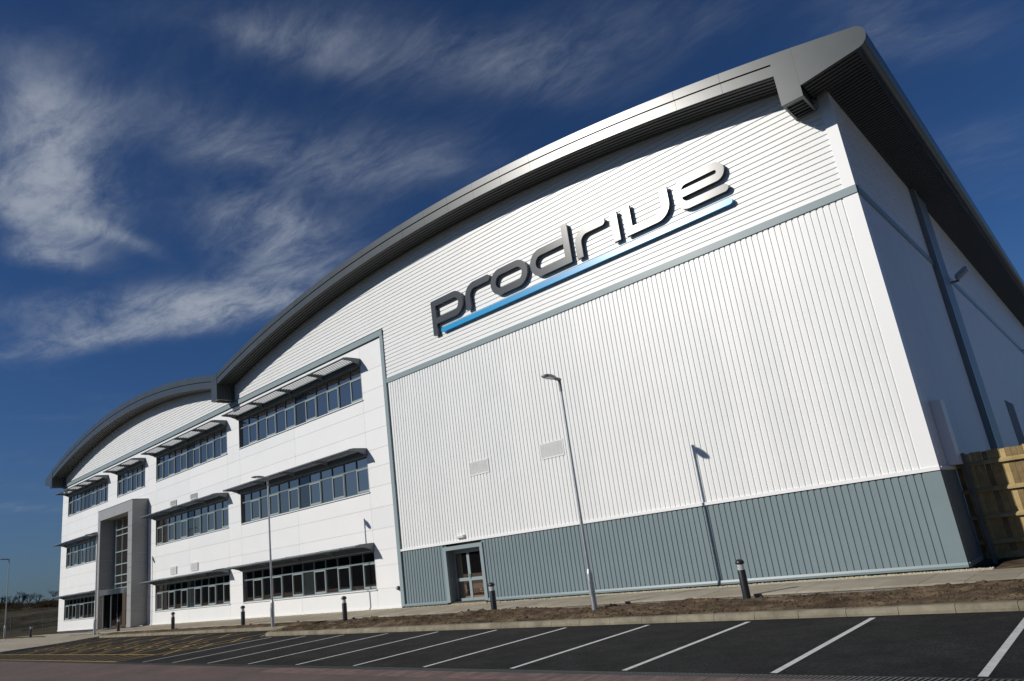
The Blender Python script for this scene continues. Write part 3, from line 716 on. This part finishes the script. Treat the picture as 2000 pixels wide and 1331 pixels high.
def gutter_box(R, x0, x1, zb, ft, right_cap=None):
    zt0 = ft((x0 + x1) / 2)
    pts = [(x0, zb), (x1, zb), (x1, ft(x1)), ((x0 + x1) / 2, ft((x0 + x1) / 2)), (x0, ft(x0))]
    B = obj('gutter_box', MB().prism(pts, OY - .034, OY + .03, 'y'), fascia_mat, R)
    # ribbed sides
    for xx, s_ in ((x0 + .03, 1), (x1 - .03, -1)):
        pr = []; y = OY + .03
        while y < -.02: pr += [(y, 0), (y + .10, 0), (y + .12, .035), (y + .18, .035)]; y += .2
        pr.append((.03, 0))
        obj('box_side', MB().sheet([(xx + s_ * d, yy, zb + .03) for yy, d in pr], [(xx + s_ * d, yy, zt0 - .3) for yy, d in pr]), soffit_mat, B)
    fr = MB().box(x0, x0 + .07, OY + .03, .02, zb, zb + .05).box(x1 - .07, x1, OY + .03, .02, zb, zb + .05).box(x0 + .07, x1 - .07, OY + .03, OY + .14, zb, zb + .05).box(x0 + .07, x1 - .07, -.10, .02, zb, zb + .05)
    obj('louvre_frame', fr, brise_mat, B)
    y = OY + .22; s0 = None
    while y < -.15:
        obj('louvre_slat', MB().prism([(y - .06, zb + .01), (y - .05, zb), (y + .05, zb + .04), (y + .04, zb + .05)], x0 + .07, x1 - .07, 'x'), brise_mat, B); y += .20
    obj('box_inside', MB().box(x0 + .07, x1 - .07, OY + .1, .02, zb + .12, zb + .14), dark_gap, B)
gutter_box(R2, -1.11, -.44, 14.2, lambda x: top2(x) - .003)
vt = lambda x: (top2(x) if x > XV else top1(x)) - .003
gutter_box(R2, -40.40, -39.60, 14.08, vt)
gutter_box(R1, XL + .05, XL + .72, 13.75, lambda x: top1(x) - .003)
# eaves wings with bullnose
def eaves(R, side):
    if side > 0: X = lambda x: x; f = top2; dzz = 0
    else: X = lambda x: (XL - x); f = None; dzz = -.55
    nose = [(1.27 + .335 * math.cos(math.radians(a)), 15.14 + dzz + .37 * math.sin(math.radians(a))) for a in range(75, -91, -11)]
    tops = [(-.44, 15.945 + dzz), (.5, 15.715 + dzz)]
    prof = [(-.44, 14.56 + dzz)] + tops + nose + [(1.20, 14.76 + dzz)]
    obj('eaves_end_cap', MB().prism([(X(a), b_) for a, b_ in prof], OY - .03, OY + .012, 'y'), fascia_mat, R)
    sh_ = [(.5, 15.715 + dzz)] + nose + [(1.2, 14.80 + dzz)]
    yy = OY + .014
    first = True
    while yy < YBK - 1:
        L = 6.0
        inner = [(a * .0 + (a - 0) , b_) for a, b_ in sh_]
        obj('bullnose', MB().sheet([(X(a), yy, b_) for a, b_ in sh_], [(X(a), yy + L - .012, b_) for a, b_ in sh_]), fascia_mat, R, smooth=True); yy += L
    # ribbed soffit, ribs running outward
    mb = MB(); y = OY + .014
    def P(y, x, d): return (X(x), y, 14.62 + dzz + (x / 1.27) * .15 + d)
    xs_ = (-.42, .0, 1.24)
    while y < YBK - 1:
        for ya, yb, da, db in ((y, y + .10, 0, 0), (y + .10, y + .12, 0, .05), (y + .12, y + .18, .05, .05), (y + .18, y + .20, .05, 0)):
            x_in = -.42 if y < .0 else -.02
            mb.add([P(ya, x_in, da), P(ya, 1.24, da), P(yb, 1.24, db), P(yb, x_in, db)], [(0, 1, 2, 3)])
        y += .2
    obj('soffit', mb, soffit_mat, R)
eaves(R2, 1); eaves(R1, -1)

# --- right hand side wall
side_g = obj('side_dado_wall', MB().box(-.056, -.05, .4, YBK - .4, .05, ZWG), grey_clad, bld)
side_w = obj('side_cladding_wall', MB().box(-.056, -.05, .4, YBK - .4, ZWG + .001, 14.75), white_clad, bld)
y = .45; i = 0
while y < 58:
    n = 4 if y < 10 else 40
    if y < 10.4 and y + n * PV > 10.4: n = max(1, int((10.4 - y) / PV))
    zlo = ZWG + .04
    clad(('sw', n), 'cladding_sheet', n, zlo, ZBAND + .02, white_clad, side_w, (0, y, 0), 'y')
    clad(('sg', n), 'cladding_sheet', n, .10, ZWG - .03, grey_clad, side_g, (0, y, 0), 'y')
    y += n * PV
    if 9.9 < y < 10.45: y = 12.9
z = ZBAND + .262
while z < 14.5:
    for ya, yb in ((.3, 10.42), (12.9, 59)):
        mb = MB()
        for i in range(5):
            zz = z + i * PH; pr = [(zz, 0.0), (zz + PH * .76, 0.0), (zz + PH * .80, -.036), (zz + PH * .96, -.036), (zz + PH, 0.0)]
            mb.sheet([(d, ya, q) for q, d in pr], [(d, yb, q) for q, d in pr])
        obj('cladding_sheet', mb, white_clad, side_w)
    z += 5 * PH
obj('band_flashing', MB().box(-.05, .045, .05, 10.42, ZBAND, ZBAND + .255).box(-.05, .045, 12.9, 59, ZBAND, ZBAND + .255), grey_trim, bld)
obj('drip_flashing', MB().box(-.05, .05, .05, 59, ZWG - .03, ZWG + .07), white_trim, bld)
obj('drip_flashing', MB().box(-.05, .055, .04, 59, -.02, .10), grey_trim, bld)
obj('downpipe_cover', MB().box(-.05, .14, 10.42, 12.9, 0, 14.6), mat('dark_cover', (0.20, 0.215, 0.225), 0.4), bld)
obj('downpipe', MB().box(.14, .20, 10.5, 10.75, 0, 14.5), grey_trim, bld)
obj('duct_cover', MB().box(.006, .28, 1.25, 1.85, 2.66, 4.55), white_trim, bld)
obj('side_opening', MB().box(-.04, .02, 19.7, 22.6, 0, 5.95), mat('opening_shade', (0.16, 0.165, 0.17), 0.7), bld)

# ================================================================== SIGN
sign = tag(empty('facade_sign', (-11.4, -.3, 12.3)), 'raised metal lettering over a long blue bar high on the white cladding', 'sign')
def ribbon(pts, w, y0, y1, round_start=False, round_end=False, closed=False):
    P2 = [Vector(p) for p in pts]; n = len(P2); Lf = []; Rt = []
    for i in range(n):
        if closed: a, b_ = P2[i - 1], P2[(i + 1) % n]; d0 = (P2[i] - a).normalized(); d1 = (b_ - P2[i]).normalized()
        else:
            d0 = (P2[i] - P2[i - 1]).normalized() if i else None; d1 = (P2[i + 1] - P2[i]).normalized() if i < n - 1 else None
            d0 = d0 or d1; d1 = d1 or d0
        n0 = Vector((-d0.y, d0.x)); n1 = Vector((-d1.y, d1.x)); mt = (n0 + n1).normalized(); k = w / 2 / max(.4, mt.dot(n0))
        Lf.append(P2[i] + mt * k); Rt.append(P2[i] - mt * k)
    mb = MB(); quads = []
    rng = range(n) if closed else range(n - 1)
    for i in rng:
        j = (i + 1) % n; quads.append([Lf[i], Lf[j], Rt[j], Rt[i]])
    outline = None
    def cap(c, a, b_, outward):
        r = (a - b_).length / 2; c = (a + b_) / 2; res = []
        u = (a - c).normalized()
        for k in range(1, 10):
            t_ = math.pi * k / 10; res.append(c + (u * math.cos(t_) + outward * math.sin(t_)) * r)
        return res
    if closed: loops = [Lf, Rt[::-1]]
    else:
        lp = list(Lf)
        if round_end: lp += cap(None, Lf[-1], Rt[-1], (P2[-1] - P2[-2]).normalized())
        lp += Rt[::-1]
        if round_start: lp += cap(None, Rt[0], Lf[0], (P2[0] - P2[1]).normalized())
        loops = [lp]
    for y in (y0, y1):
        for q in quads: mb.add([(p.x, y, p.y) for p in q], [(0, 1, 2, 3)])
        if not closed:
            if round_end:
                c = [Lf[-1]] + cap(None, Lf[-1], Rt[-1], (P2[-1] - P2[-2]).normalized()) + [Rt[-1]]; mb.add([(p.x, y, p.y) for p in c], [tuple(range(len(c)))])
            if round_start:
                c = [Rt[0]] + cap(None, Rt[0], Lf[0], (P2[0] - P2[1]).normalized()) + [Lf[0]]; mb.add([(p.x, y, p.y) for p in c], [tuple(range(len(c)))])
    for lp in loops:
        k = len(lp)
        mb.add([(p.x, y0, p.y) for p in lp] + [(p.x, y1, p.y) for p in lp], [(i, (i + 1) % k, (i + 1) % k + k, i + k) for i in range(k)])
    return mb
def arc(cx, cz, r, a0, a1, n=12): return [(cx + r * math.cos(math.radians(a0 + (a1 - a0) * i / n)), cz + r * math.sin(math.radians(a0 + (a1 - a0) * i / n))) for i in range(n + 1)]
YF, YBk = -.20, -.06
zb_, zt_, zm = 13.005, 13.925, 13.465
LET = []
LET.append(ribbon([(-18.94, 12.33), (-18.94, zt_), (-17.51, zt_)] + arc(-17.51, zm, .46, 90, -90)[1:] + [(-18.785, zb_)], .31, YF, YBk))
LET.append(ribbon([(-16.56, 12.84), (-16.56, 13.45)] + arc(-16.085, 13.45, .475, 180, 90)[1:] + [(-15.22, zt_)], .31, YF, YBk, False, True))
LET.append(ribbon(arc(-13.47, zm, .46, 90, -90) + arc(-14.44, zm, .46, 270, 90), .31, YF, YBk, closed=True))
LET.append(ribbon([(-10.82, zt_), (-12.06, zt_)] + arc(-12.06, zm, .46, 90, 270)[1:] + [(-10.66, zb_), (-10.66, 14.47)], .31, YF, YBk, False, True))
LET.append(ribbon([(-10.085, 12.85), (-10.085, 13.45)] + arc(-9.61, 13.45, .475, 180, 90)[1:] + [(-8.86, zt_)], .31, YF, YBk, False, True))
LET.append(ribbon([(-8.285, 12.85), (-8.285, 14.06)], .31, YF, YBk))
LET.append(ribbon([(-7.70, 14.06), (-7.70, zb_), (-6.53, zb_)] + arc(-6.53, 13.475, .47, -90, 0)[1:] + [(-6.06, 14.06)], .31, YF, YBk))
LET.append(ribbon([(-3.82, 12.99), (-5.15, 12.99)] + arc(-5.15, 13.37, .38, 270, 180)[1:] + arc(-5.15, 13.555, .38, 180, 90) + [(-4.05, 13.935)] + arc(-4.05, 13.715, .22, 90, -90)[1:] + [(-5.39, 13.495)], .285, YF, YBk, True, False))
def to_local(mb, loc):
    mb.v = [(x - loc[0], y - loc[1], z - loc[2]) for x, y, z in mb.v]; return mb
SL = (-11.4, -.3, 12.3)
for l in LET: obj('letter', to_local(l, SL), letter_mat, sign)
obj('underline_bar', to_local(ribbon([(-18.45, 12.455), (-3.78, 12.455)], .235, YF + .02, YBk, True, True), SL), blue_mat, sign)
mm = MB()
for x in (-18.9, -17.9, -16.55, -14.4, -13.5, -12.1, -10.7, -10.1, -8.28, -7.7, -6.1, -5.0, -4.2): mm.box(x - .04, x + .04, YBk, .02, 12.95, 13.03)
for i in range(15): mm.box(-18.2 + i, -18.14 + i, YBk, .02, 12.42, 12.49)
obj('mounting_rail', to_local(mm, SL), galv, sign)

# ================================================================== WALL LAMPS
wl_ = tag(obj('bulkhead_light', MB().box(-19.13, -18.66, -.14, 0, 2.735, 2.85).box(-19.15, -18.64, -.03, 0, 2.72, 2.865), white_trim), 'small white bulkhead light above the glazed side door', 'wall light')
obj('diffuser', MB().box(-19.11, -18.68, -.15, -.14, 2.75, 2.83), lens_mat, wl_)
sp = tag(obj('wall_spotlight', MB().tube((-23.62, -.10, .86), (-23.62, 0, .86), .09, .10), bollard_mat, smooth=True), 'small round wall light low on the white office panels', 'wall light')
obj('lens', MB().tube((-23.63, -.16, .84), (-23.62, -.10, .86), .05, .07), lens_mat, sp)
def flood(y, z, label):
    f = empty('floodlight', (0, y, z)); tag(f, label, 'floodlight', 'floodlights on the side wall')
    obj('arm', MB().box(0, .45, -.04, .04, -.04, .04).box(-.0, .03, -.12, .12, -.12, .12), lamp_mat, f)
    h = MB().prism([(-.24, 0), (-.14, .13), (.34, .16), (.42, .08), (.34, -.02), (-.18, -.07)], -.2, .2, 'y')
    o = obj('lamp_head', h, galv, f); o.location = (.55, 0, .2); o.rotation_euler = (0, math.radians(-28), 0)
flood(13.0, 10.75, 'floodlight on the shaded side wall just behind the dark downpipe cover')
flood(39.5, 11.1, 'farther floodlight on the shaded side wall at the right edge')

# ================================================================== STREET LAMPS
def street_lamp(loc, H, label):
    t = empty('street_lamp', loc); tag(t, label, 'street lamp', 'street lamps in front of the building')
    obj('base_sleeve', MB().lathe((0, 0, 0), [(.092, -.1), (.092, 1.05), (.085, 1.10), (.055, 1.20)], 18), galv, t, smooth=True)
    obj('pole', MB().lathe((0, 0, 0), [(.054, 1.19), (.048, 3.4), (.042, H - .42)], 16), galv, t, smooth=True)
    obj('service_door', MB().box(-.035, .035, -.098, -.088, .45, .85), galv, t)
    ar = MB().tube((0, 0, H - .45), (0, -.01, H - .03), .05, .055).tube((0, .03, H - .05), (0, -.24, H - .02), .06, .055)
    obj('arm', ar, lamp_mat, t, smooth=True)
    hd = MB(); secs = [(-.18, .05, -.05, .03), (-.30, .115, -.045, .05), (-.50, .155, -.035, .065), (-.72, .135, -.02, .06), (-.86, .07, -.01, .03)]
    vs = []
    for y, w, zl, zh in secs: vs += [(-w, y, H + zl), (w, y, H + zl), (w, y, H + zl + .03), (w * .6, y, H + zh), (-w * .6, y, H + zh), (-w, y, H + zl + .03)]
    fs = []
    for k in range(len(secs) - 1): fs += [(k * 6 + i, k * 6 + (i + 1) % 6, k * 6 + 6 + (i + 1) % 6, k * 6 + 6 + i) for i in range(6)]
    fs += [tuple(range(6)), tuple(range(24, 30))]
    hd.add(vs, fs); h = obj('lamp_head', hd, lamp_mat, t)
    obj('lens', MB().add([(-.10, -.36, H - .052), (.10, -.36, H - .052), (.12, -.68, H - .034), (-.12, -.68, H - .034), (-.10, -.36, H - .03), (.10, -.36, H - .03), (.12, -.68, H - .015), (-.12, -.68, H - .015)], [(0, 3, 2, 1), (4, 5, 6, 7), (0, 1, 5, 4), (1, 2, 6, 5), (2, 3, 7, 6), (3, 0, 4, 7)]), lens_mat, h)
    return t
street_lamp((-9.16, -4.15, -.14), 7.30, 'tall galvanised street lamp in front of the ribbed white cladding')
street_lamp((-28.15, -4.15, -.14), 7.15, 'galvanised street lamp in front of the middle office windows')
street_lamp((-55.2, -3.35, -.17), 7.25, 'galvanised street lamp at the left jamb of the grey entrance portal')
street_lamp((-85.6, -2.2, -.14), 7.9, 'lone distant street lamp at the left edge beside the brown verge')

# ================================================================== BOLLARDS
def bollard(loc, label):
    t = empty('bollard_light', loc); tag(t, label, 'bollard', 'bollard lights along the footpath')
    obj('post', MB().lathe((0, 0, 0), [(.105, -.1), (.105, .70), (.10, .715)], 24), bollard_mat, t, smooth=True)
    c = obj('lamp_core', MB().lathe((0, 0, 0), [(.066, .71), (.066, .90)], 16), lens_mat, t, smooth=True)
    for i in range(5): obj('louvre_ring', MB().lathe((0, 0, 0), [(.100, .725 + i * .034), (.062, .746 + i * .034), (.060, .752 + i * .034), (.101, .733 + i * .034)], 20), mat('bollard_louvre', (0.72, 0.72, 0.71), 0.3), c, smooth=True)
    obj('cap', MB().lathe((0, 0, 0), [(.118, .880), (.122, .895), (.116, .935), (.095, .975), (.055, 1.0), (.005, 1.012)], 24), bollard_mat, t, smooth=True)
    return t
bollard((-4.62, -3.45, -.10), 'black bollard light before the grey dado, nearest the building corner')
bollard((-14.05, -3.45, -.10), 'black bollard light just right of the glazed side door')
bollard((-23.2, -3.45, -.10), 'black bollard light below the right end of the ground floor windows')
bollard((-32.45, -3.45, -.10), 'black bollard light just left of the middle street lamp')
bollard((-41.6, -3.3, -.10), 'black bollard light before the windows right of the entrance')
bollard((-51.5, -3.0, -.12), 'black bollard light in front of the revolving door')
bollard((-73.4, -2.9, -.12), 'black bollard light beyond the left end of the building')

# ================================================================== TIMBER FENCE
fy = 2.2
fn = tag(empty('timber_fence', (3.0, fy, -.05)), 'tall closeboard timber fence joining the right side of the building', 'fence')
x = .02; i = 0; bd = {}
while x < 8.5:
    w = random.choice((.135, .145, .15))
    if w not in bd: bd[w] = obj('board', MB().box(0, w - .008, 0, .022, 0, 3.0), fence_mats[0], fn); o = bd[w]
    else: o = bd[w].copy(); COL.objects.link(o); o.parent = fn
    o.material_slots[0].link = 'OBJECT'; o.material_slots[0].material = random.choice(fence_mats)
    o.location = (x - 3.0, random.uniform(-.006, .006), random.uniform(-.015, .015)); x += w; i += 1
for zz in (.42, 1.12, 1.86, 2.62): obj('rail', MB().prism([(-.10, 0), (-.10, .05), (-.02, .12), (-.009, .12), (-.009, 0)], -2.98, 5.5, 'x'), rail_mat, fn).location = (0, 0, zz)
obj('gravel_board', MB().box(-2.9, 5.5, -.035, -.009, .02, .2), rail_mat, fn)
for xx in (.30, 3.1, 5.9): obj('post', MB().box(xx - 3.05, xx - 2.95, -.23, -.105, -.1, 3.02), post_mat, fn)

# ================================================================== LEFT: verge, wire fence, hill and trees
def hill_h(x, y):
    d = max(0, -x - 92); r = min(1, d / 140.0); base = -.45 + 5.4 * (r * r * (3 - 2 * r))
    yy = (y - 5) / 75.0
    base = (base + .45) * (0.55 + 0.45 / (1 + math.exp((y - 34) / 6))) * min(1, max(0, (y + 25) / 25.0)) - .45
    return base + (.25 * math.sin(x * .13 + y * .09) + .18 * math.sin(x * .31 - y * .23) + .12 * math.sin(x * .7 + y * .55)) * min(1, d / 10)
mb = MB(); nx, ny = 90, 90
vs = [(-90 - 330 * (i / nx) ** 1.3, -200 + 400 * j / ny, 0) for j in range(ny + 1) for i in range(nx + 1)]
vs = [(x, y, hill_h(x, y)) for x, y, _ in vs]
mb.add(vs, [(j * (nx + 1) + i, j * (nx + 1) + i + 1, (j + 1) * (nx + 1) + i + 1, (j + 1) * (nx + 1) + i) for j in range(ny) for i in range(nx)])
struct(obj('hillside', mb, hill_mat, smooth=True))
# dark bank behind the camera (seen mirrored in the ground floor glazing)
mb = MB(); nx = 80
prof = [(-46, -.45), (-50, 3.6), (-55, 7.6), (-60, 9.0), (-150, 9.6)]
for k in range(len(prof) - 1):
    f = lambda x, k: prof[k][1] + (.6 * math.sin(x * .07 + k) + .4 * math.sin(x * .19 + 2 * k)) * (1 if k else 0)
    pa = [(-330 + 480 * i / nx, prof[k][0], f(-330 + 480 * i / nx, k)) for i in range(nx + 1)]
    pb = [(-330 + 480 * i / nx, prof[k + 1][0], f(-330 + 480 * i / nx, k + 1)) for i in range(nx + 1)]
    mb.sheet(pa, pb)
struct(obj('bank', mb, mat('wooded_bank', (0.005, 0.008, 0.005), 0.95, col2=(0.016, 0.02, 0.013), vscale=0.5, detail=9, bump=1.0, bscale=1.5, spec=0.05), smooth=True))
# gorse scrub
mb = MB()
def clump(mb, c, r, h, n, leaf):
    for _ in range(n):
        a = random.uniform(0, 6.283); q = math.sqrt(random.random()); zz = random.random()
        p = Vector((c[0] + r * q * math.cos(a), c[1] + r * q * math.sin(a), c[2] + h * zz * math.sqrt(max(0, 1 - q * q * .9))))
        d1 = Vector((random.uniform(-1, 1), random.uniform(-1, 1), random.uniform(-.3, 1))).normalized() * leaf; d2 = Vector((random.uniform(-1, 1), random.uniform(-1, 1), random.uniform(-1, 1))).normalized() * leaf * .6
        mb.add([p - d1, p + d2, p + d1], [(0, 1, 2)])
for _ in range(170):
    x = random.uniform(-218, -176); y = -22 + (4 - x) * random.uniform(.12, .31)
    clump(mb, (x, y, hill_h(x, y) - .2), random.uniform(1.2, 2.8), random.uniform(.8, 2.0), 260, .17)
for _ in range(60):
    x = random.uniform(-170, -110); y = -22 + (4 - x) * random.uniform(.12, .31)
    clump(mb, (x, y, hill_h(x, y) - .2), random.uniform(.5, 1.6), random.uniform(.3, .7), 120, .10)
stuff(tag(obj('gorse_scrub', mb, gorse_mat), 'dark brown gorse scrub covering the distant hillside', 'scrub'))
def bare_tree(x, y, h, seed, label):
    rnd = random.Random(seed); z0 = hill_h(x, y) - .3
    t = empty('bare_tree', (x, y, z0)); tag(t, label, 'tree', 'bare trees on the ridge')
    tr_ = MB(); cr = MB()
    def br(p, d, L, r, lev):
        q = p + d * L; (tr_ if lev < 2 else cr).tube(p, q, r, r * .65, n=5 if lev < 2 else 3, caps=False)
        if lev >= 5: return
        for _ in range(3 if lev < 4 else 4):
            nd = (d + Vector((rnd.uniform(-1, 1), rnd.uniform(-1, 1), rnd.uniform(-.25, .8))) * .75).normalized()
            br(p + d * L * rnd.uniform(.55, 1), nd, L * rnd.uniform(.55, .8), r * .55, lev + 1)
    br(Vector((0, 0, 0)), Vector((rnd.uniform(-.1, .1), rnd.uniform(-.1, .1), 1)).normalized(), h * .28, h * .03, 0)
    obj('trunk', tr_, bark_mat, t); obj('crown', cr, bark_mat, t)
names = ['leftmost', 'second', 'third', 'fourth', 'fifth', 'sixth', 'seventh']
for i in range(7):
    yy = 27.2 + i * 1.32 + random.uniform(-.3, .3)
    bare_tree(-222 + random.uniform(-5, 5), yy, random.uniform(5.6, 6.8), 30 + i, '%s bare leafless tree from the left on the distant ridge' % names[i] if i else 'leftmost bare leafless tree on the distant ridge')
bare_tree(-214, 36.6, 5.6, 77, 'rounded bare tree on the ridge nearest the white building')
wf = tag(empty('wire_fence', (-104, 0, 0)), 'post and wire fence across the brown verge left of the building', 'fence')
for i in range(9):
    y = -8 + i * 3.5
    obj('post', MB().tube((0, y, -.5), (0, y, 1.9), .05, n=8), wire_mat, wf)
for zz in (.5, 1.1, 1.75): obj('wire', MB().tube((0, -8, zz), (0, 20, zz), .012, n=5), wire_mat, wf)
obj('rail', MB().tube((1.0, -6, .35), (1.0, 16, .75), .045, n=8), green_mat, wf)

# ================================================================== survey units -> metres
done = set()
for o in bpy.data.objects:
    if o in (cam, sun): continue
    o.location = o.location * S
    if o.type == 'MESH' and o.data.name not in done:
        done.add(o.data.name); o.data.transform(Matrix.Scale(S, 4))
